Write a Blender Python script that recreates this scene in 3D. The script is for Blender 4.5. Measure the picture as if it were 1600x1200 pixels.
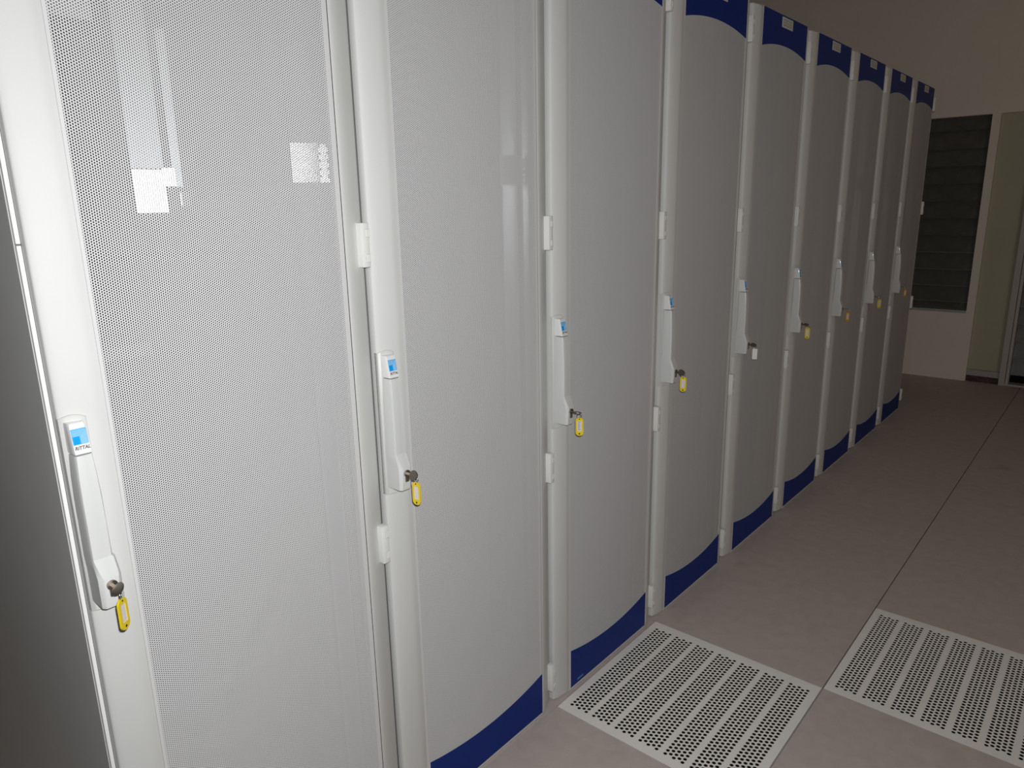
import bpy, bmesh, math, random
from mathutils import Vector, Matrix

PI = math.pi
C = bpy.context.scene.collection
for o in list(bpy.data.objects):
    bpy.data.objects.remove(o)

# ------------------------------------------------------------------ camera
CAM = Vector((1.1680, -0.2615, 1.5018))
yaw, pit, rol = 0.71455, -0.24396, -0.019735
fw = Vector((-math.sin(yaw) * math.cos(pit), math.cos(yaw) * math.cos(pit), math.sin(pit)))
ri = Vector((math.cos(yaw), math.sin(yaw), 0))
up = ri.cross(fw)
r2 = ri * math.cos(rol) + up * math.sin(rol)
u2 = -ri * math.sin(rol) + up * math.cos(rol)
cd = bpy.data.cameras.new('camera')
cam = bpy.data.objects.new('camera', cd)
C.objects.link(cam)
M = Matrix((r2, u2, -fw)).transposed().to_4x4()
M.translation = CAM
cam.matrix_world = M
cd.sensor_width = 36
cd.lens = 36 * 1119.1 / 1600
cd.clip_start = 0.02
bpy.context.scene.camera = cam

# ------------------------------------------------------------------ world, lights, exposure
w = bpy.data.worlds.new('world')
bpy.context.scene.world = w
w.use_nodes = True
w.node_tree.nodes['Background'].inputs[0].default_value = (0.5, 0.45, 0.4, 1)
w.node_tree.nodes['Background'].inputs[1].default_value = 0.02

def light(name, kind, loc, energy, color, **kw):
    l = bpy.data.lights.new(name, kind)
    l.energy = energy
    l.color = color
    for k, v in kw.items():
        setattr(l, k, v)
    o = bpy.data.objects.new(name, l)
    o.location = loc
    C.objects.link(o)
    return o

# the camera's own flash, a hand's breadth above and beside the lens
fl = light('camera_flash', 'SPOT', CAM + u2 * 0.055 + r2 * 0.03 + fw * 0.01, 93, (0.98, 0.99, 0.995),
           spot_size=math.radians(150), spot_blend=1.0, shadow_soft_size=0.012)
fl.rotation_euler = (fw * 1.0 + r2 * -0.06 + u2 * -0.06).to_track_quat('-Z', 'Y').to_euler()
# unseen area light added at the right as ambient fill, standing in for daylight
fill_lamp = light('ambient_fill', 'AREA', (3.45, 2.2, 1.25), 15, (1.0, 0.89, 0.76), shape='RECTANGLE', size=1.6, size_y=1.8)
fill_lamp.rotation_euler = (PI / 2, 0, math.radians(28))

vs = bpy.context.scene.view_settings
vs.view_transform = 'Standard'
vs.look = 'None'
vs.gamma = 1
vs.use_curve_mapping = False
vs.exposure = 0.0

# ------------------------------------------------------------------ materials
def nt(name):
    m = bpy.data.materials.new(name)
    m.use_nodes = True
    n = m.node_tree
    return m, n, n.nodes['Principled BSDF'], n.nodes['Material Output']

def mat(name, col, rough=0.5, metal=0.0, spec=0.4, bump=0.0, bscale=400, vary=0.0, vscale=3, trans=0):
    m, n, b, out = nt(name)
    b.inputs['Base Color'].default_value = (*col, 1)
    b.inputs['Roughness'].default_value = rough
    b.inputs['Metallic'].default_value = metal
    b.inputs['Specular IOR Level'].default_value = spec
    if trans:
        b.inputs['Transmission Weight'].default_value = trans
    tc = n.nodes.new('ShaderNodeTexCoord')
    if bump:
        t = n.nodes.new('ShaderNodeTexNoise')
        t.inputs['Scale'].default_value = bscale
        t.inputs['Detail'].default_value = 2
        n.links.new(tc.outputs['Object'], t.inputs['Vector'])
        bp = n.nodes.new('ShaderNodeBump')
        bp.inputs['Strength'].default_value = bump
        bp.inputs['Distance'].default_value = 0.001
        n.links.new(t.outputs['Fac'], bp.inputs['Height'])
        n.links.new(bp.outputs['Normal'], b.inputs['Normal'])
    if vary:
        t = n.nodes.new('ShaderNodeTexNoise')
        t.inputs['Scale'].default_value = vscale
        t.inputs['Detail'].default_value = 5
        n.links.new(tc.outputs['Object'], t.inputs['Vector'])
        r = n.nodes.new('ShaderNodeValToRGB')
        r.color_ramp.elements[0].position = 0.3
        r.color_ramp.elements[1].position = 0.7
        r.color_ramp.elements[0].color = (*[c * (1 - vary) for c in col], 1)
        r.color_ramp.elements[1].color = (*[min(1, c * (1 + vary)) for c in col], 1)
        n.links.new(t.outputs['Fac'], r.inputs['Fac'])
        n.links.new(r.outputs['Color'], b.inputs['Base Color'])
    return m

M_paint = mat('light_grey_powder_coat', (0.64, 0.645, 0.63), 0.6, spec=0.25, bump=0.12, bscale=900, vary=0.015, vscale=6)
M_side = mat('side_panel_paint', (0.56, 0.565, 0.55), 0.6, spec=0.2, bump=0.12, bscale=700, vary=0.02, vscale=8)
M_hinge = mat('white_hinge_plastic', (0.78, 0.78, 0.76), 0.35)
M_handle = mat('white_handle_plastic', (0.65, 0.66, 0.65), 0.35, spec=0.4)
M_hplate = mat('handle_base_plastic', (0.60, 0.60, 0.58), 0.4)
M_badge = mat('badge_white', (0.80, 0.80, 0.80), 0.12, spec=0.6)
M_blue = mat('blue_band_paint', (0.004, 0.024, 0.19), 0.5, spec=0.2, bump=0.1, bscale=700)
M_logo_l = mat('logo_light_blue', (0.10, 0.42, 0.80), 0.3)
M_logo_d = mat('logo_cyan_blue', (0.0, 0.33, 0.85), 0.3)
M_stripe = mat('logo_stripe_white', (0.42, 0.66, 0.88), 0.3)
M_black = mat('black_print', (0.015, 0.015, 0.015), 0.4)
M_red = mat('red_print', (0.35, 0.05, 0.04), 0.4)
M_gap = mat('gap_black', (0.02, 0.02, 0.02), 0.8, spec=0.1)
M_in = mat('infill_black', (0.045, 0.036, 0.040), 0.7, spec=0.15, vary=0.1, vscale=20)
M_body = mat('cabinet_inside_grey', (0.20, 0.19, 0.19), 0.6, spec=0.2)
M_galv = mat('galvanised_rail', (0.66, 0.69, 0.72), 0.30, metal=1.0, vary=0.05, vscale=60)
M_brk = mat('zinc_bracket_metal', (0.88, 0.91, 0.92), 0.36, metal=1.0)
M_duct = mat('dull_duct_metal', (0.22, 0.24, 0.26), 0.42, metal=1.0)
M_nickel = mat('nickel_lock', (0.40, 0.37, 0.34), 0.35, metal=1.0)
M_key = mat('worn_key_metal', (0.24, 0.21, 0.18), 0.45, metal=1.0)
M_wire = mat('steel_ring', (0.4, 0.4, 0.4), 0.25, metal=1.0)
M_yel = mat('yellow_tag_plastic', (0.78, 0.60, 0.02), 0.28, spec=0.5)
M_ora = mat('amber_tag_plastic', (0.72, 0.36, 0.03), 0.3, spec=0.5)
M_paper = mat('tag_paper', (0.72, 0.66, 0.68), 0.7)
M_white = mat('white_tag_plastic', (0.82, 0.82, 0.80), 0.45)
M_ink = mat('blue_ink', (0.06, 0.06, 0.30), 0.6)
M_plate = mat('label_plate_plastic', (0.62, 0.62, 0.57), 0.4)
M_platein = mat('label_plate_field', (0.46, 0.45, 0.36), 0.4)
M_glyph = mat('label_print', (0.27, 0.255, 0.21), 0.5)
M_mark = mat('pale_blue_print', (0.16, 0.30, 0.55), 0.5)
M_wall = mat('cream_wall_paint', (0.87, 0.79, 0.71), 0.9, spec=0.15, bump=0.1, bscale=120, vary=0.02, vscale=2)
M_green = mat('olive_green_panel', (0.50, 0.48, 0.36), 0.7, spec=0.2, vary=0.03, vscale=3)
M_frame = mat('window_frame_grey', (0.50, 0.47, 0.46), 0.5, spec=0.3)
M_sill = mat('sill_grey', (0.42, 0.43, 0.42), 0.5, spec=0.3)
M_slat = mat('louvre_glass_grey', (0.105, 0.105, 0.095), 0.22, spec=0.4, bump=0.5, bscale=45, vary=0.12, vscale=14)
M_slat2 = mat('louvre_glass_pale', (0.13, 0.125, 0.12), 0.3, spec=0.4, bump=0.5, bscale=45, vary=0.15, vscale=18)
M_slatedge = mat('louvre_edge', (0.24, 0.24, 0.23), 0.3)
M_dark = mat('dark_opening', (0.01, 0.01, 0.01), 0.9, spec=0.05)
M_skirt = mat('red_brown_granite', (0.07, 0.035, 0.03), 0.5, vary=0.6, vscale=40)
M_vent = mat('beige_steel_tile', (0.90, 0.87, 0.82), 0.42, spec=0.35, bump=0.1, bscale=300, vary=0.03, vscale=5)
M_slab = mat('subfloor_concrete', (0.035, 0.03, 0.028), 0.9)
M_ceil = mat('ceiling_paint', (0.60, 0.52, 0.46), 0.9, spec=0.1)

def floor_mat():
    m, n, b, out = nt('marbled_vinyl_tile')
    tc = n.nodes.new('ShaderNodeTexCoord')
    geo = n.nodes.new('ShaderNodeNewGeometry')
    def noise(s, d, dist=0.0):
        t = n.nodes.new('ShaderNodeTexNoise')
        t.inputs['Scale'].default_value = s
        t.inputs['Detail'].default_value = d
        t.inputs['Distortion'].default_value = dist
        n.links.new(geo.outputs['Position'], t.inputs['Vector'])
        return t
    a = noise(22, 8, 0.4)
    r = n.nodes.new('ShaderNodeValToRGB')
    e = r.color_ramp.elements
    e[0].position, e[1].position = 0.25, 0.75
    e[0].color = (0.50, 0.43, 0.39, 1)
    e[1].color = (0.58, 0.505, 0.465, 1)
    n.links.new(a.outputs['Fac'], r.inputs['Fac'])
    # pale veins
    v = noise(5, 3, 2.0)
    rv = n.nodes.new('ShaderNodeValToRGB')
    ev = rv.color_ramp.elements
    ev[0].position = 0.485
    ev[0].color = (0, 0, 0, 1)
    ev[1].position = 0.5
    ev[1].color = (0.14, 0.14, 0.14, 1)
    k = ev.new(0.515)
    k.color = (0, 0, 0, 1)
    n.links.new(v.outputs['Fac'], rv.inputs['Fac'])
    mx = n.nodes.new('ShaderNodeMix')
    mx.data_type = 'RGBA'
    mx.inputs['B'].default_value = (0.62, 0.56, 0.52, 1)
    n.links.new(rv.outputs['Color'], mx.inputs['Factor'])
    n.links.new(r.outputs['Color'], mx.inputs['A'])
    # scuffs
    s = noise(3.2, 4, 0.3)
    rs = n.nodes.new('ShaderNodeValToRGB')
    es = rs.color_ramp.elements
    es[0].position = 0.66
    es[0].color = (0, 0, 0, 1)
    es[1].position = 0.78
    es[1].color = (0.5, 0.5, 0.5, 1)
    n.links.new(s.outputs['Fac'], rs.inputs['Fac'])
    m2 = n.nodes.new('ShaderNodeMix')
    m2.data_type = 'RGBA'
    m2.inputs['B'].default_value = (0.22, 0.17, 0.14, 1)
    n.links.new(rs.outputs['Color'], m2.inputs['Factor'])
    n.links.new(mx.outputs['Result'], m2.inputs['A'])
    n.links.new(m2.outputs['Result'], b.inputs['Base Color'])
    b.inputs['Roughness'].default_value = 0.55
    b.inputs['Specular IOR Level'].default_value = 0.25
    return m
M_floor = floor_mat()

P_HOLE, R_HOLE = 0.0040, 0.00142
ARC_C, ARC_H = 0.3695, 0.2275      # centre and half width of the arcs
def arc_bottom(y): return 0.1145 + 0.0275 * ((y - ARC_C) / ARC_H) ** 2
def arc_top(y): return 2.0885 - 0.0245 * ((y - ARC_C) / ARC_H) ** 2

def mesh_mat():
    """perforated steel sheet: round holes on a 4 mm hexagonal grid, cut clean through"""
    m, n, b, out = nt('perforated_steel_sheet')
    b.inputs['Base Color'].default_value = (0.635, 0.63, 0.63, 1)
    b.inputs['Roughness'].default_value = 0.58
    b.inputs['Specular IOR Level'].default_value = 0.35
    tc = n.nodes.new('ShaderNodeTexCoord')
    sp = n.nodes.new('ShaderNodeSeparateXYZ')
    n.links.new(tc.outputs['Object'], sp.inputs[0])
    def mt(op, a, bb=None, c=None):
        k = n.nodes.new('ShaderNodeMath')
        k.operation = op
        for i, q in enumerate((a, bb, c)):
            if q is None: continue
            if isinstance(q, (int, float)): k.inputs[i].default_value = q
            else: n.links.new(q, k.inputs[i])
        return k.outputs[0]
    Y, Z = sp.outputs['Y'], sp.outputs['Z']
    c = P_HOLE * math.sqrt(3) / 2
    def lat(dy, dz):
        u = mt('WRAP', mt('ADD', Y, dy), c, -c)
        v = mt('WRAP', mt('ADD', Z, dz), P_HOLE / 2, -P_HOLE / 2)
        return mt('ADD', mt('MULTIPLY', u, u), mt('MULTIPLY', v, v))
    d = mt('MINIMUM', lat(0, 0), lat(c, P_HOLE / 2))
    hole = mt('LESS_THAN', d, R_HOLE ** 2)
    q = mt('DIVIDE', mt('SUBTRACT', Y, ARC_C), ARC_H)
    q2 = mt('MULTIPLY', q, q)
    lo = mt('ADD', mt('MULTIPLY', q2, 0.0275), 0.1165)
    hi = mt('ADD', mt('MULTIPLY', q2, -0.0245), 2.0865)
    for cond in (mt('GREATER_THAN', Z, lo), mt('LESS_THAN', Z, hi), mt('GREATER_THAN', Y, 0.1385), mt('LESS_THAN', Y, 0.5865)):
        hole = mt('MULTIPLY', hole, cond)
    tr = n.nodes.new('ShaderNodeBsdfTransparent')
    mx = n.nodes.new('ShaderNodeMixShader')
    n.links.new(hole, mx.inputs[0])
    n.links.new(b.outputs[0], mx.inputs[1])
    n.links.new(tr.outputs[0], mx.inputs[2])
    n.links.new(mx.outputs[0], out.inputs['Surface'])
    return m
M_mesh = mesh_mat()

# ------------------------------------------------------------------ helpers
class MB:
    """collects shapes into one bmesh and links it as ONE object"""
    def __init__(s): s.bm = bmesh.new()
    def box(s, x0, x1, y0, y1, z0, z1, bev=0.0, seg=2):
        r = bmesh.ops.create_cube(s.bm, size=1)
        vs_ = r['verts']
        for v in vs_:
            v.co = Vector((x0 + (v.co.x + .5) * (x1 - x0), y0 + (v.co.y + .5) * (y1 - y0), z0 + (v.co.z + .5) * (z1 - z0)))
        if bev:
            es = list({e for v in vs_ for e in v.link_edges})
            bmesh.ops.bevel(s.bm, geom=es, offset=bev, segments=seg, affect='EDGES', profile=.5)
        return s
    def cyl(s, p, axis, r, h, seg=24, r2=None):
        r_ = bmesh.ops.create_cone(s.bm, cap_ends=True, segments=seg, radius1=r, radius2=r if r2 is None else r2, depth=h)
        q = Vector((0, 0, 1)).rotation_difference(Vector(axis)).to_matrix().to_4x4()
        bmesh.ops.transform(s.bm, matrix=Matrix.Translation(p) @ q, verts=r_['verts'])
        return s
    def torus(s, c, n, R, r, a=24, b=8):
        q = Vector((0, 0, 1)).rotation_difference(Vector(n)).to_matrix()
        vs_ = [[s.bm.verts.new(Vector(c) + q @ Vector(((R + r * math.cos(2 * PI * j / b)) * math.cos(2 * PI * i / a),
                (R + r * math.cos(2 * PI * j / b)) * math.sin(2 * PI * i / a), r * math.sin(2 * PI * j / b)))) for j in range(b)] for i in range(a)]
        for i in range(a):
            for j in range(b):
                s.bm.faces.new((vs_[i][j], vs_[(i + 1) % a][j], vs_[(i + 1) % a][(j + 1) % b], vs_[i][(j + 1) % b]))
        return s
    def loft(s, rings, caps=True, closed=True):
        vr = [[s.bm.verts.new(p) for p in r] for r in rings]
        n = len(rings[0])
        for a, b in zip(vr, vr[1:]):
            for j in range(n if closed else n - 1):
                s.bm.faces.new((a[j], a[(j + 1) % n], b[(j + 1) % n], b[j]))
        if caps:
            s.bm.faces.new(list(reversed(vr[0])))
            s.bm.faces.new(vr[-1])
        return s
    def prism(s, poly, f, d0, d1):
        """poly: list of 2-D points; f(a,b,d) -> 3-D"""
        A = [s.bm.verts.new(f(a, b, d0)) for a, b in poly]
        B = [s.bm.verts.new(f(a, b, d1)) for a, b in poly]
        n = len(poly)
        s.bm.faces.new(list(reversed(A)))
        s.bm.faces.new(B)
        for i in range(n):
            s.bm.faces.new((A[i], A[(i + 1) % n], B[(i + 1) % n], B[i]))
        return s
    def mesh(s, name, m, smooth=0.0):
        bmesh.ops.recalc_face_normals(s.bm, faces=s.bm.faces)
        me = bpy.data.meshes.new(name)
        s.bm.to_mesh(me)
        s.bm.free()
        ms = m if isinstance(m, (list, tuple)) else [m]
        for k in ms: me.materials.append(k)
        if smooth:
            for p in me.polygons: p.use_smooth = True
            try: me.set_sharp_from_angle(angle=math.radians(smooth))
            except Exception: pass
        return me
    def build(s, name, m, parent=None, smooth=0.0, loc=(0, 0, 0), rot=None):
        return link(name, s.mesh(name, m, smooth), parent, loc, rot)

def link(name, data, parent=None, loc=(0, 0, 0), rot=None):
    o = bpy.data.objects.new(name, data)
    C.objects.link(o)
    o.parent = parent
    o.location = loc
    if rot is not None: o.rotation_euler = rot
    return o

def tag(o, label=None, cat=None, group=None, kind=None):
    for k, v in (('label', label), ('category', cat), ('group', group), ('kind', kind)):
        if v: o[k] = v
    return o

def kids(o): return [c for c in bpy.data.objects if c.parent == o]
def copy_tree(o, parent=None):
    c = o.copy()
    C.objects.link(c)
    c.parent = parent
    for ch in kids(o): copy_tree(ch, c)
    return c

def text_mesh(name, body, size, m, extrude=0.0001, shear=0.0):
    cu = bpy.data.curves.new(name, 'FONT')
    cu.body = body
    cu.size = size
    cu.extrude = extrude
    cu.shear = shear
    cu.offset = size * 0.02
    cu.align_x = 'CENTER'
    cu.align_y = 'CENTER'
    cu.resolution_u = 3
    o = bpy.data.objects.new(name, cu)
    C.objects.link(o)
    dg = bpy.context.evaluated_depsgraph_get()
    me = bpy.data.meshes.new_from_object(o.evaluated_get(dg))
    bpy.data.objects.remove(o)
    me.materials.clear()
    me.materials.append(m)
    return me

# ------------------------------------------------------------------ room
YW = 6.64            # face of the far wall
XR, XL, YB, ZC = 3.61, -2.2, -3.55, 3.55
WX0, WX1, WZ0, WZ1 = -1.30, 0.165, 0.588, 2.121     # louvred window
GX0, GX1 = 0.222, 0.455                              # green panel
DX0, DX1 = 0.455, 1.36                               # louvred door
b = MB()
b.box(XL - .12, WX0, YW, YW + .16, -.35, ZC)
b.box(WX0, WX1, YW, YW + .16, -.35, WZ0 - .022)
b.box(WX0, DX1, YW, YW + .16, WZ1, ZC)
b.box(WX1, GX0, YW, YW + .16, -.35, WZ1)
b.box(DX1, XR + .12, YW, YW + .16, -.35, ZC)
b.box(WX0, DX1, YW + .12, YW + .16, -.35, WZ1)
wf = tag(b.build('wall_back', M_wall), kind='structure')
tag(MB().box(XL - .12, XL, YB, YW, -.35, ZC).build('wall_left', M_wall), kind='structure')
tag(MB().box(XR, XR + .12, YB, YW, -.35, ZC).build('wall_right', M_wall), kind='structure')
tag(MB().box(XL - .12, XR + .12, YB - .12, YB, -.35, ZC).build('wall_front', M_wall), kind='structure')
tag(MB().box(XL - .12, XR + .12, YB - .12, YW + .16, ZC, ZC + .12).build('ceiling', M_ceil), kind='structure')

# louvred window on the far wall
win = tag(MB().box(WX0, WX1, YW - .004, YW + .05, WZ0 - .022, WZ0)
          .build('window_1', M_sill), kind='structure')
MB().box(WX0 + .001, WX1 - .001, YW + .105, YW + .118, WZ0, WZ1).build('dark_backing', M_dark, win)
def slat_mesh(x0, x1, h, m, lean=0.022):
    s = MB()
    t = 0.005
    def f(a, bb, d): return Vector((d, a, bb))
    s.prism([(0, 0), (lean, h), (lean + t, h), (t, 0)], f, x0, x1)
    return s.mesh('slat', m)
zs = [WZ0 + .004, .649, .780, .916, 1.055, 1.192, 1.329, 1.466, 1.604, 1.740, 1.872, 2.014]
for i, z in enumerate(zs):
    z1 = (zs[i + 1] if i + 1 < len(zs) else WZ1 - .002) + (0.006 if i + 1 < len(zs) else 0)
    s = link('slat', slat_mesh(WX0 + .001, WX1 - .001, z1 - z, M_slat), win, (0, YW + .040 - (0.008 if i % 3 == 0 else 0), z))
    e = MB().box(WX0 + .001, WX1 - .001, YW + .032 - (0.008 if i % 3 == 0 else 0), YW + .039 - (0.008 if i % 3 == 0 else 0), z, z + (.0032 if z < 1.1 else .0018)).build('slat_lip', M_slatedge if z < 1.1 else M_slat, s, loc=(0, -(YW + .040 - (0.008 if i % 3 == 0 else 0)), -z))

# green board between window and door, with its sill and granite skirting
tag(MB().box(GX0 + .001, GX1 - .001, YW + .035, YW + .118, .100, WZ1 - .001).build('trim_1', M_green), kind='structure')
tag(MB().box(GX0 + .001, GX1 - .001, YW + .010, YW + .118, .050, .0995, .003).build('trim_2', M_sill), kind='structure')
tag(MB().box(GX0 + .001, GX1 - .001, YW + .018, YW + .118, 0, .0495).build('baseboard_back', M_skirt), kind='structure')

# louvred door to the right
door = tag(MB().box(DX0, DX0 + .042, YW - .012, YW + .10, 0, WZ1, .002).box(DX0 + .045, DX0 + .066, YW + .004, YW + .09, .012, WZ1 - .03, .002)
           .box(DX1 - .042, DX1, YW - .012, YW + .10, 0, WZ1, .002).box(DX0 + .042, DX1 - .042, YW - .012, YW + .10, WZ1 - .03, WZ1, .002)
           .box(DX0 + .042, DX1 - .042, YW + .0, YW + .10, 0, .014, .002).build('door_1', M_frame), kind='structure')
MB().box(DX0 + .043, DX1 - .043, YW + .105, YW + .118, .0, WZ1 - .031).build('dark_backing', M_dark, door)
zz = .090
sm = None
while zz < 2.0:
    if sm is None: sm = slat_mesh(DX0 + .068, DX1 - .045, .146, M_slat2, 0.03)
    s = link('slat', sm, door, (0, YW + .030, zz))
    MB().box(DX0 + .068, DX1 - .045, YW + .021, YW + .029, zz, zz + .006).build('slat_lip', M_slatedge, s, loc=(0, -(YW + .030), -zz))
    zz += .1385

# ------------------------------------------------------------------ raised floor
floor = tag(MB().box(XL, XR, YB, YW, -.36, -.33).build('floor', M_slab), kind='structure')
TX, TY = 0.0097, 1.2552
def tile_mesh(x0, x1, y0, y1):
    return MB().box(x0, x1, y0, y1, -.034, 0).mesh('floor_tile', M_floor)
tm = {'n': tile_mesh(.0003, .5997, .0003, .5997), 'l': tile_mesh(.0003, .5980, .0003, .5997), 'r': tile_mesh(.0022, .5997, .0003, .5997)}
VENTS = ((0, 0), (1, 1))
for i in range(-3, 6):
    for j in range(-8, 9):
        if (i, j) in VENTS: continue
        t = link('floor_tile', tm['l' if i == 0 else 'r' if i == 1 else 'n'], floor, (TX + .6 * i, TY + .6 * j, 0))
for o in kids(floor):
    p = o.location
    # clip outermost tiles inside the walls
    if p.x + .6 > XR + .01 or p.y + .6 > YW + .02 + .001 or p.y < YB:
        me = o.data.copy()
        o.data = me
        for v in me.vertices:
            v.co.x = min(v.co.x, XR - p.x)
            v.co.y = max(min(v.co.y, YW + .02 - p.y), YB - p.y)

def vent_plate():
    """steel tile with seven bands of round holes, every hole cut through"""
    verts, faces = [], []
    def V(x, y, z=0.0):
        verts.append((x, y, z))
        return len(verts) - 1
    def quad(x0, x1, y0, y1):
        if x1 - x0 < 1e-6 or y1 - y0 < 1e-6: return
        faces.append((V(x0, y0), V(x1, y0), V(x1, y1), V(x0, y1)))
    p = 0.01532
    c = p * 0.866
    r = 0.0057
    X0, X1, Y0, Y1 = .0024, .5976, .0012, .5988
    ystart = 0.0368
    xs = X0
    for g in range(7):
        gx = 0.0313 + g * 0.0806 - c / 2
        quad(xs, gx, Y0, Y1)
        for k in range(5):
            x0, x1 = gx + k * c, gx + (k + 1) * c
            n = 35 if k % 2 == 0 else 34
            ys = ystart + (0 if k % 2 == 0 else p / 2)
            quad(x0, x1, Y0, ys - p / 2)
            quad(x0, x1, ys + (n - .5) * p, Y1)
            xc = (x0 + x1) / 2
            for q in range(n):
                yc = ys + q * p
                O = [V(x1, yc), V(x1, yc + p / 2), V(xc, yc + p / 2), V(x0, yc + p / 2), V(x0, yc), V(x0, yc - p / 2), V(xc, yc - p / 2), V(x1, yc - p / 2)]
                I = [V(xc + r * math.cos(a * PI / 4), yc + r * math.sin(a * PI / 4)) for a in range(8)]
                B = [V(xc + r * math.cos(a * PI / 4), yc + r * math.sin(a * PI / 4), -.0009) for a in range(8)]
                for a in range(8):
                    e = (a + 1) % 8
                    faces.append((I[a], O[a], O[e], I[e]))
                    faces.append((B[a], I[a], I[e], B[e]))
        xs = gx + 5 * c
    quad(xs, X1, Y0, Y1)
    # rim
    for (a, bq) in (((X0, Y0), (X1, Y0)), ((X1, Y0), (X1, Y1)), ((X1, Y1), (X0, Y1)), ((X0, Y1), (X0, Y0))):
        faces.append((V(*a), V(*a, -.034), V(*bq, -.034), V(*bq)))
    me = bpy.data.meshes.new('perforated_plate')
    me.from_pydata(verts, [], faces)
    me.materials.append(M_vent)
    return me
vent = link('vent_tile', None, None, (TX, TY, 0))
tag(vent, 'beige perforated steel vent floor tile close beside the cabinets, nearer the camera', 'floor vent')
link('perforated_plate', vent_plate(), vent)
MB().box(.004, .596, .004, .596, -.016, -.011).build('void_shade_sheet', M_dark, vent)  # black sheet added close below so the holes look unlit
v2 = copy_tree(vent)
v2.location = (TX + .6, TY + .6, 0)
tag(v2, 'beige perforated steel vent floor tile out in the aisle, cut by the right picture edge', 'floor vent')
for v in (vent, v2): v['group'] = 'perforated vent tiles in the floor'

# ------------------------------------------------------------------ server cabinet (all offsets relative to the cabinet origin)
YA, YE = 0.062, 0.662       # cabinet pitch
DL, DR = 0.0672, 0.6566     # door edges
ZB, ZT = 0.006, 2.2005      # door bottom and top
PL, PR = 0.1335, 0.5975     # inset sheet
def stile(prof, z0, z1, rnd_outer):
    """prof: outline (x, y); the outermost edge is rounded at top and bottom"""
    s = MB()
    rings = []
    for z, inset in ((z0, .003), (z0 + .003, 0), (z1 - .006, 0), (z1 - .002, .002), (z1, .006)):
        rings.append([Vector((x - (inset * .5 if x > -.02 else 0), y, z)) for x, y in prof])
    s.loft(rings)
    return s
left_prof = [(-.0305, DL), (-.0145, DL), (-.0125, DL + .0008), (-.0105, DL + .003), (-.0075, DL + .010), (-.0045, DL + .021), (-.0020, DL + .034),
             (-.0005, DL + .046), (0, DL + .053), (-.0006, DL + .058), (-.0012, PL - .0008), (-.0022, PL - .0002), (-.0305, PL - .0002)]
right_prof = [(-.0305, PR + .0022), (-.0045, PR + .0022), (-.0018, PR + .0027), (-.0013, PR + .0048), (-.0020, PR + .012), (-.0052, PR + .024), (-.0104, PR + .037),
              (-.0160, PR + .049), (-.0195, DR - .002), (-.0215, DR), (-.0305, DR)]

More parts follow.
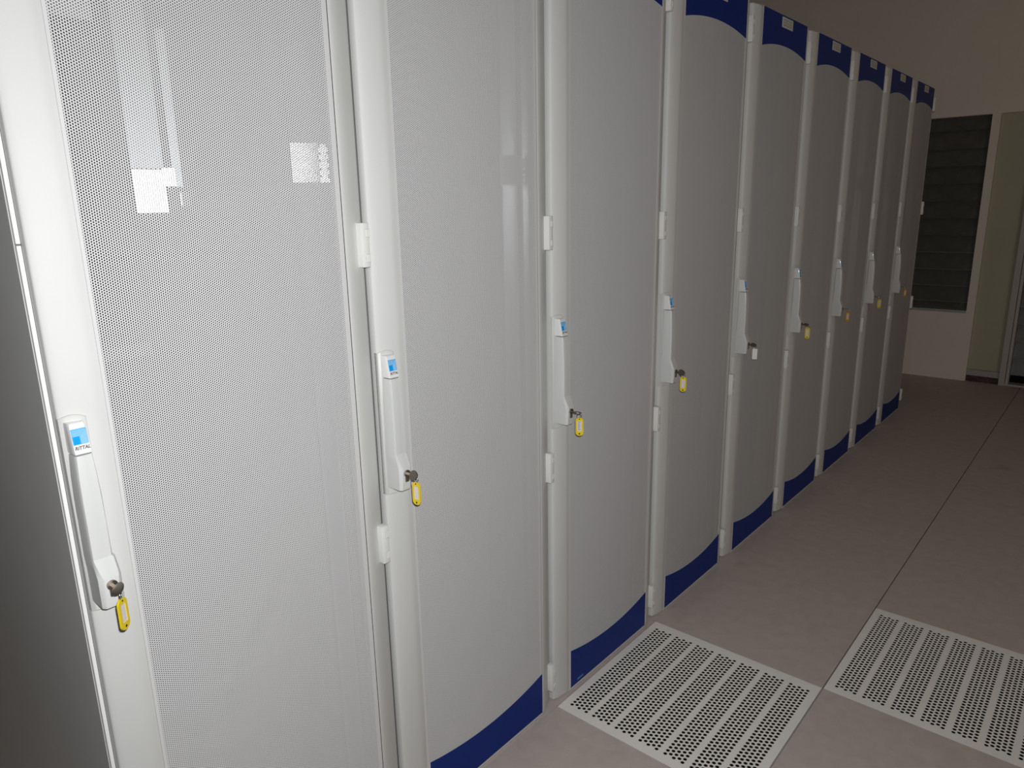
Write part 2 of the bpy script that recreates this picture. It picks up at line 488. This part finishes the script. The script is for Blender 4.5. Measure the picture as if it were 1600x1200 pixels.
def make_rack():
    root = link('server_cabinet', None)
    # carcass
    c = MB()
    xb0, xf0 = -1.035, -.039
    c.box(xb0, -.045, YA + .001, YA + .016, .03, 2.165).box(xb0, -.045, YE - .016, YE - .001, .03, 2.165)
    c.box(xb0, -.045, YA + .001, YE - .001, 2.165, 2.185).box(xb0, -.045, YA + .001, YE - .001, .03, .05)
    c.box(xb0, xb0 + .015, YA + .016, YE - .016, .05, 2.165)
    c.build('carcass', M_body, root)
    MB().box(-1.0, -.075, YA + .02, YE - .02, 0, .0295).build('plinth', M_gap, root)
    # door
    d = stile(left_prof, ZB, ZT - .0040, 0).build('door', M_paint, root, smooth=35)
    stile(right_prof, ZB, ZT - .0040, 0).build('hinge_stile', M_paint, d, smooth=35)
    MB().box(-.030, -.0022, PL, PR, ZT - .0035, ZT - .0020, .0004).build('top_rim', M_paint, d)
    MB().box(-.030, -.0015, PL, PR, ZB - .004, .009, .001).build('bottom_rim', M_paint, d)
    # two skins of the perforated sheet
    sk = MB()
    for x in (-.0012, -.0020, -.0028):
        vv = [sk.bm.verts.new((x, y, z)) for y, z in ((PL, .009), (PR - .0003, .009), (PR - .0003, ZT - .0035), (PL, ZT - .0035))]
        sk.bm.faces.new(vv)
    sk.build('perforated_sheet', M_mesh, d)
    for nm, z0, fn in (('blue_base_band', .0095, arc_bottom), ('blue_header_band', ZT - .0038, arc_top)):
        y0, y1 = .1430, PR - .0010
        ys = [y0 + (y1 - y0) * i / 32 for i in range(33)]
        poly = [(y0, z0), (y1, z0)] + [(y, fn(y)) for y in reversed(ys)]
        MB().prism(poly, lambda a, bb, dd: Vector((dd, a, bb)), -.0010, -.0002).build(nm, M_blue, d)
    MB().box(-.0300, -.0220, DR + .0001, DR + .0009, .02, 2.18).build('gap_shade_strip', M_gap, d)  # dark strip added to give the shade of the gap between doors
    # rubber gasket set forward to darken the gap beside the sheet
    MB().box(-.012, -.0024, PR - .0001, PR + .0021, .02, 2.18).build('gasket', M_gap, d)
    # label plate on the header
    lp = MB().box(0, .0016, .320, .431, 2.1530, 2.1905, .0006, 1).build('label_plate', M_plate, d)
    # hinges
    for z in (.101, .781, 1.431, 2.104):
        h = MB().box(-.016, .0045, .6375, .6555, z - .0435, z + .0435, .0015).build('hinge', M_hinge, root, smooth=40)
        for dz in (-.0255, .0235):
            MB().box(.0040, .0056, .6465, .6560, z + dz - .0075, z + dz + .0075, .0005, 1).build('hinge_clip', M_hinge, h)
            MB().box(.0036, .0047, .6453, .6561, z + dz - .0087, z + dz + .0087).build('clip_groove', M_hplate, h)
    # 19 inch rails inside
    for y0, y1 in ((.100, .128), (.592, .618)):
        MB().box(-.150, -.130, y0, y1, .06, 2.15).build('rail', M_body, root)
    # folded galvanised corner profiles: narrow flanges turned towards the aisle
    def flange(y0, y1, z0, z1, x0, az, holes=False):
        dx, dy = math.sin(math.radians(az)), math.cos(math.radians(az))
        L = (y1 - y0) / dy
        k = MB()
        def bar(a, bq, c, d):
            k.prism([(a, c), (bq, c), (bq, d), (a, d)], lambda p, q, t: Vector((x0 + dx * p * L - dy * t, y0 + dy * p * L + dx * t, q)), 0, .0015)
        if not holes:
            bar(0, 1, z0, z1)
            return k
        n = 5
        h = (z1 - z0) / n
        for i in range(n):
            bar(0, 1, z0 + i * h, z0 + (i + .62) * h)
            for a, bq in ((0, .16), (.26, .44), (.56, .74), (.84, 1)):
                bar(a, bq, z0 + (i + .62) * h, z0 + (i + 1) * h)
        return k
    flange(.5620, .5860, .08, 2.15, -.088, 52).build('corner_profile', M_galv, root)
    flange(.6270, .6440, .08, 2.15, -.074, 52).build('corner_profile', M_galv, root)
    flange(.5480, .5895, 1.553, 1.625, -.080, 36).build('bracket_plate', M_brk, root)
    flange(.5945, .6400, 1.553, 1.625, -.076, 36, True).build('punched_bracket', M_brk, root)
    # black boxes added for equipment, to keep the door holes dark
    for z0, z1 in ((.08, .52), (.53, .97), (.98, 1.42), (1.43, 2.12)):
        MB().box(-.75, -.19, .135, .585, z0, z1, .002, 1).build('dark_infill', M_in, root)
    # handle
    hz0, hz1, hy0, hy1 = .889, 1.2120, .0672, .1025
    pl = []
    for i in range(17):
        t = i / 16
        y = hy0 + (hy1 - hy0) * t
        pl.append((y, hz1 - .0055 * abs(2 * t - 1) ** 2))
    bl = []
    for i in range(17):
        t = 1 - i / 16
        y = hy0 + (hy1 - hy0) * t
        bl.append((y, hz0 + .007 * max(0, 2 * t - 1) ** 2.0))
    def stile_x(y):
        P = [(DL, -.0145), (DL + .003, -.0105), (DL + .010, -.0075), (DL + .021, -.0045), (DL + .034, -.0020), (DL + .046, -.0005)]
        for (a0, x0_), (a1, x1_) in zip(P, P[1:]):
            if y <= a1: return x0_ + (x1_ - x0_) * max(0, (y - a0)) / (a1 - a0)
        return 0
    s = MB()
    rings = []
    n_ = len(pl)
    for i in range(n_):
        y, zt = pl[i]
        zb = bl[n_ - 1 - i][1]
        e_ = .0012 if i in (0, n_ - 1) else 0
        xf_ = max(-.0085, stile_x(y) + .0036) - e_
        rings.append([Vector((-.0200, y, zb)), Vector((xf_ - .0012, y, zb)), Vector((xf_, y, zb + .0015)), Vector((xf_, y, zt - .0015)), Vector((xf_ - .0012, y, zt)), Vector((-.0200, y, zt))])
    s.loft(rings)
    H = s.build('handle', M_hplate, root, smooth=35)
    def ring(z, xb, xf, bl_, br_, fl_, fr_, rib=.0012):
        m_ = (fl_ + fr_) / 2
        sh = min(.006, (xf - xb) * .45)
        return [Vector((xb, bl_, z)), Vector((xf - sh, bl_ + .0002, z)), Vector((xf - sh * .35, bl_ + (fl_ - bl_) * .55, z)), Vector((xf, fl_, z)),
                Vector((xf + rib, m_ - .002, z)), Vector((xf + rib * .4, m_ + .001, z)), Vector((xf, fr_, z)), Vector((xf - sh * .35, br_ + (fr_ - br_) * .55, z)),
                Vector((xf - sh, br_ - .0002, z)), Vector((xb, br_, z))]
    g = MB()
    G = [(1.1535, -.003, .0215, .0718, .0965, .0742, .0948), (1.147, -.003, .0235, .0712, .0970, .0735, .0948), (1.120, -.003, .0265, .0695, .0980, .0715, .0955),
         (1.085, -.003, .0285, .0685, .0990, .0705, .0960), (1.045, -.003, .0290, .0685, .0990, .0705, .0965), (1.000, -.004, .0285, .0685, .0995, .0705, .0965),
         (.988, -.0060, .0285, .0688, .0998, .0705, .0965), (.985, -.0060, .0300, .0690, .1025, .0708, .0985), (.966, -.0060, .0360, .0698, .1038, .0742, .0992), (.958, -.0060, .0388, .0700, .1040, .0765, .0990)]
    g.loft([ring(z, *a, **dict(rib=.0007)) for z, *a in G] + [ring(.9555, -.0060, .0393, .0700, .1040, .0772, .0982, 0), ring(.9120, -.0060, .0385, .0700, .1040, .0748, .0955, 0), ring(.9075, -.0060, .0375, .0705, .1034, .0753, .0950, 0)])
    g.build('grip', M_handle, H, smooth=18)
    bd = MB()
    B = [(1.2020, -.005, .0105, .0725, .0955, .0745, .0935, 0), (1.2000, -.005, .0125, .0718, .0962, .0738, .0942, 0), (1.1900, -.005, .0148, .0716, .0966, .0734, .0950, 0),
         (1.1600, -.005, .0208, .0715, .0972, .0732, .0958, 0), (1.1560, -.005, .0216, .0718, .0970, .0735, .0955, 0)]
    bd.loft([ring(z, *a) for z, *a in B])
    bd.build('badge', M_badge, H, smooth=30)
    # printed emblem lying on the sloping badge face
    pA, pB = Vector((.0148, 0, 1.1900)), Vector((.0208, 0, 1.1600))
    def on(y, t, h=.0002):     # t: 0 at z 1.19, 1 at z 1.16
        n_ = Vector((.030, 0, .0063)).normalized()
        p = pA + (pB - pA) * t + n_ * h
        return Vector((p.x, y, p.z))
    def patch(s, y0, y1, t0, t1, h0, h1):
        s.loft([[on(y0, t0, h0), on(y1, t0, h0), on(y1, t1, h0), on(y0, t1, h0)], [on(y0, t0, h1), on(y1, t0, h1), on(y1, t1, h1), on(y0, t1, h1)]])
    s = MB(); patch(s, .0738, .0948, -.12, .66, 0, .0003); s.build('emblem_field', M_logo_l, H)
    s = MB(); patch(s, .0748, .0836, .26, .64, .0003, .0005); s.build('emblem_square', M_logo_d, H)
    s = MB()
    for i in range(7):
        t = -.06 + i * .046
        y = .0938 - i * .00135
        patch(s, .0744, y, t, t + .016, .0003, .0004)
        patch(s, y - .0006, y, t, .64, .0003, .0004)
    s.build('emblem_stripes', M_stripe, H)
    tx = text_mesh('lettering', 'RITTAL', .0072, M_black, .0001, .25)
    for v in tx.vertices:
        q = v.co
        p_ = on(.0848 + q.x * 0.90, .84 - q.y / .0307, .0003 + q.z)
        v.co = p_
    link('lettering', tx, H)
    lk = MB().cyl((.0398, .0866, .9455), (1, 0, 0), .0079, .0060, 32)
    lk.box(.0370, .0422, .0866 - .0048, .0866 + .0048, .9265, .9455, .0012)
    lk.build('lock_cylinder', M_nickel, H, smooth=40)
    return root

rack0 = make_rack()
rack_labels = [
    'light grey server cabinet nearest the camera, its dark left side panel in view',
    'light grey perforated-door cabinet with yellow blank key tag, right of the nearest one',
    'grey cabinet beside the near end of the floor vent, third in the row',
    'grey cabinet just behind the nearer floor vent, blue header partly cut off above',
    'grey cabinet whose lock holds the key with the plain white tag',
    'grey cabinet just beyond the one with the plain white key tag',
    'third last grey cabinet of the row with blue header and base',
    'second last grey cabinet of the row, next to the far end one',
    'farthest grey cabinet, beside the dark louvred window',
]
racks = [rack0]
for k in range(1, 9):
    racks.append(copy_tree(rack0))
for k, r in enumerate(racks):
    r.location = (0, .6 * k, 0)
    tag(r, rack_labels[k], 'server cabinet', 'row of perforated server cabinets')

def child(root, name):
    for c in kids(root):
        if c.name.split('.')[0] == name: return c
# outer side panel of the first cabinet (and the last)
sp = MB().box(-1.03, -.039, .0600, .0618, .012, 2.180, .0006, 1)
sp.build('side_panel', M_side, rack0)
MB().box(-.0388, -.0310, .0610, .0670, .012, 1.4600, .0006, 1).build('panel_edge_strip', M_hinge, rack0)
MB().box(-.0388, -.0310, .0610, .0670, 1.4625, 2.185, .0006, 1).build('panel_edge_strip', M_hinge, rack0)
MB().box(-1.03, -.039, .6622, .6690, .012, 2.180, .0012, 1).build('side_panel', M_side, racks[8])

# small illegible print on each header plate, and the pale mark on the third cabinet's base
random.seed(4)
for k, r in enumerate(racks):
    dr = child(r, 'door')
    s = MB()
    for g in range(3):
        y = .333 + g * .030
        z0, z1 = 2.160, 2.183
        e = .0028
        s.box(.0016, .0019, y, y + .022, z1 - e, z1).box(.0016, .0019, y, y + e, z0, z1)
        s.box(.0016, .0019, y + .019, y + .022, z0, z1 - .004 * ((g + k) % 3))
        s.box(.0016, .0019, y, y + .022, z0, z0 + e)
        s.box(.0016, .0019, y + .008, y + .014, 2.169, 2.174)
    s.build('plate_print', M_glyph, dr)
s = MB()
for i in range(5):
    y = .177 + i * .0066
    s.prism([(y, .0185), (y + .004, .0195), (y + .0058, .0255), (y + .0018, .0245)], lambda a, bb, dd: Vector((dd, a, bb)), -.0002, .0001)
s.build('base_mark', M_mark, child(racks[2], 'door'))

# things inside the first cabinet that show through its mesh
def angled(y0, y1, z0, z1, x0, az):
    dx, dy = math.sin(math.radians(az)), math.cos(math.radians(az))
    L = (y1 - y0) / dy
    return MB().prism([(0, z0), (L, z0), (L, z1), (0, z1)], lambda p, q, t: Vector((x0 + dx * p - dy * t, y0 + dy * p + dx * t, q)), 0, .0015)
for y0_, y1_, x0_ in ((.2640, .2860, -.108), (.2895, .3110, -.106)):
    angled(y0_, y1_, 1.502, 1.572, x0_, 24).build('bracket_plate', M_brk, rack0)
    angled(y0_, y1_, 1.574, 1.84, x0_, 24).build('cable_cover', M_duct, rack0)
angled(.3120, .3300, 1.545, 1.575, -.104, 24).build('cover_clip', M_brk, rack0)
angled(.3400, .3520, 1.545, 1.80, -.125, 24).build('cable_cover', M_duct, rack0)
MB().box(-.1050, -.1020, .3370, .3530, 1.512, 1.535, .001).build('small_label', M_brk, rack0)
MB().box(-.19, -.1030, .150, .255, 1.262, 1.285, .001).build('shelf_lip', M_body, rack0)
MB().box(-.1060, -.1030, .170, .235, 1.790, 1.86, .001).build('cable_guide', M_hplate, rack0)

# ------------------------------------------------------------------ keys with tags
def tag_outline(wd, ht, n=8, r=None):
    r = wd * .45 if r is None else r
    pts = []
    for cx, cy, a0 in ((wd / 2 - r, ht / 2 - r, 0), (-wd / 2 + r, ht / 2 - r, 90), (-wd / 2 + r, -ht / 2 + r, 180), (wd / 2 - r, -ht / 2 + r, 270)):
        for i in range(n + 1):
            a = math.radians(a0 + 90 * i / n)
            pts.append((cx + r * math.cos(a), cy + r * math.sin(a)))
    return pts
def key_set(k, roll, tyaw, style, label, cat='key', ink=False, swing=0):
    """key in the lock, split ring and tag; roll turns the bow, tyaw turns the tag's face"""
    x0, y0, z0 = .0430, .0866, .9455
    root = link('key_with_tag', None, None, (x0, y0 + .6 * k, z0))
    tag(root, label, cat, 'keys left in the cabinet locks')
    s = MB()
    s.box(-.004, .010, -.0011, .0011, -.0028, .0028, .0003, 1)
    # bow: flattened disc with a lobed edge
    pts = []
    for i in range(28):
        a = 2 * PI * i / 28
        rr = .0108 + .0006 * math.cos(3 * a)
        pts.append((.0185 + rr * math.cos(a) * 1.05, rr * math.sin(a)))
    s.prism(pts, lambda a, bb, dd: Vector((a, dd, bb)), -.0014, .0014)
    ko = s.build('key', M_key, root, smooth=40)
    ko.rotation_euler = (roll, 0, 0)
    # ring through the outer end of the bow
    rc = Vector((.0255, 0, -.0075))
    MB().torus((0, 0, 0), (0, 1, 0), .0062, .00075, 28, 8).build('split_ring', M_wire, root, smooth=60, loc=rc, rot=(0, 0, tyaw * .6))
    tz = -.0130
    T = link('key_tag', None, root, rc + Vector((0, 0, -.0062)), (0, swing, tyaw))
    m = {'y': M_yel, 'o': M_ora, 'w': M_white}[style]
    if style == 'w':
        s = MB(); s.prism(tag_outline(.019, .043, 4, .0035), lambda a, bb, dd: Vector((a, dd, bb - .0225)), -.0012, .0012)
        T.data = None
        me = s.mesh('tag_body', m, 30)
        link('tag_body', me, T)
    else:
        wd, ht = .0215, .0520
        out = tag_outline(wd, ht, 8)
        inn = tag_outline(wd - .0098, ht - .0220, 8, .0012)
        inn = [(a, bb + .0015) for a, bb in inn]
        s = MB()
        cz = -.0255
        def P(p, d): return s.bm.verts.new((p[0], d, p[1] + cz))
        for d0, d1 in ((-.0017, .0017),):
            oF = [P(p, d0) for p in out]; oB = [P(p, d1) for p in out]
            iF = [P(p, d0) for p in inn]; iB = [P(p, d1) for p in inn]
            n = len(out)
            for i in range(n):
                j = (i + 1) % n
                s.bm.faces.new((oF[i], oF[j], iF[j], iF[i]))
                s.bm.faces.new((oB[i], oB[j], iB[j], iB[i]))
                s.bm.faces.new((oF[i], oF[j], oB[j], oB[i]))
                s.bm.faces.new((iF[i], iF[j], iB[j], iB[i]))
        s.mesh_ = s.mesh('tag_frame', m, 30)
        link('tag_frame', s.mesh_, T)
        pb = MB().box(-.0062, .0062, -.0008, .0008, cz - .0138, cz + .0168)
        pb.build('paper_label', M_paper, T)
        MB().cyl((0, 0, cz - .0205), (0, 1, 0), .0022, .0037, 16).cyl((0, 0, cz + .0222), (0, 1, 0), .0016, .0037, 12).build('eyelets', M_gap, T)
        if ink:
            s = MB()
            for side in (-1, 1):
                for q in range(7):
                    zq = cz - .010 + q * .0037
                    s.box(-.0030 + .0008 * (q % 2), -.0005, side * .0010 - .0001, side * .0010 + .0001, zq, zq + .0020)
                    s.box(.0008, .0030 - .0008 * (q % 3), side * .0010 - .0001, side * .0010 + .0001, zq + .0005, zq + .0016)
            s.build('handwriting', M_ink, T)
    return root
key_set(0, math.radians(-50), math.radians(-52), 'y', 'worn key with yellow tag seen edge-on in nearest cabinet lock', swing=math.radians(0))
key_set(1, math.radians(-25), math.radians(8), 'y', 'key with yellow tag and blank paper, in the lock of the second nearest cabinet')
key_set(2, math.radians(80), math.radians(35), 'y', 'key with yellow tag with blue handwriting, above the near end of the floor vent', ink=True)
key_set(3, math.radians(15), math.radians(30), 'y', 'key with yellow tag and plain pinkish paper, just left of the white tag', )
key_set(4, math.radians(40), math.radians(25), 'w', 'key with plain white rectangular tag without yellow frame')
key_set(5, math.radians(50), math.radians(26), 'y', 'key with yellow tag and pale paper, just right of the white tag')
key_set(6, math.radians(88), math.radians(60), 'o', 'key with amber tag in the third last cabinet lock')
key_set(7, math.radians(88), math.radians(45), 'y', 'key with yellow tag and written paper in the second last cabinet lock', ink=True)
key_set(8, math.radians(88), math.radians(60), 'o', 'farthest key with amber tag, in the last cabinet lock')
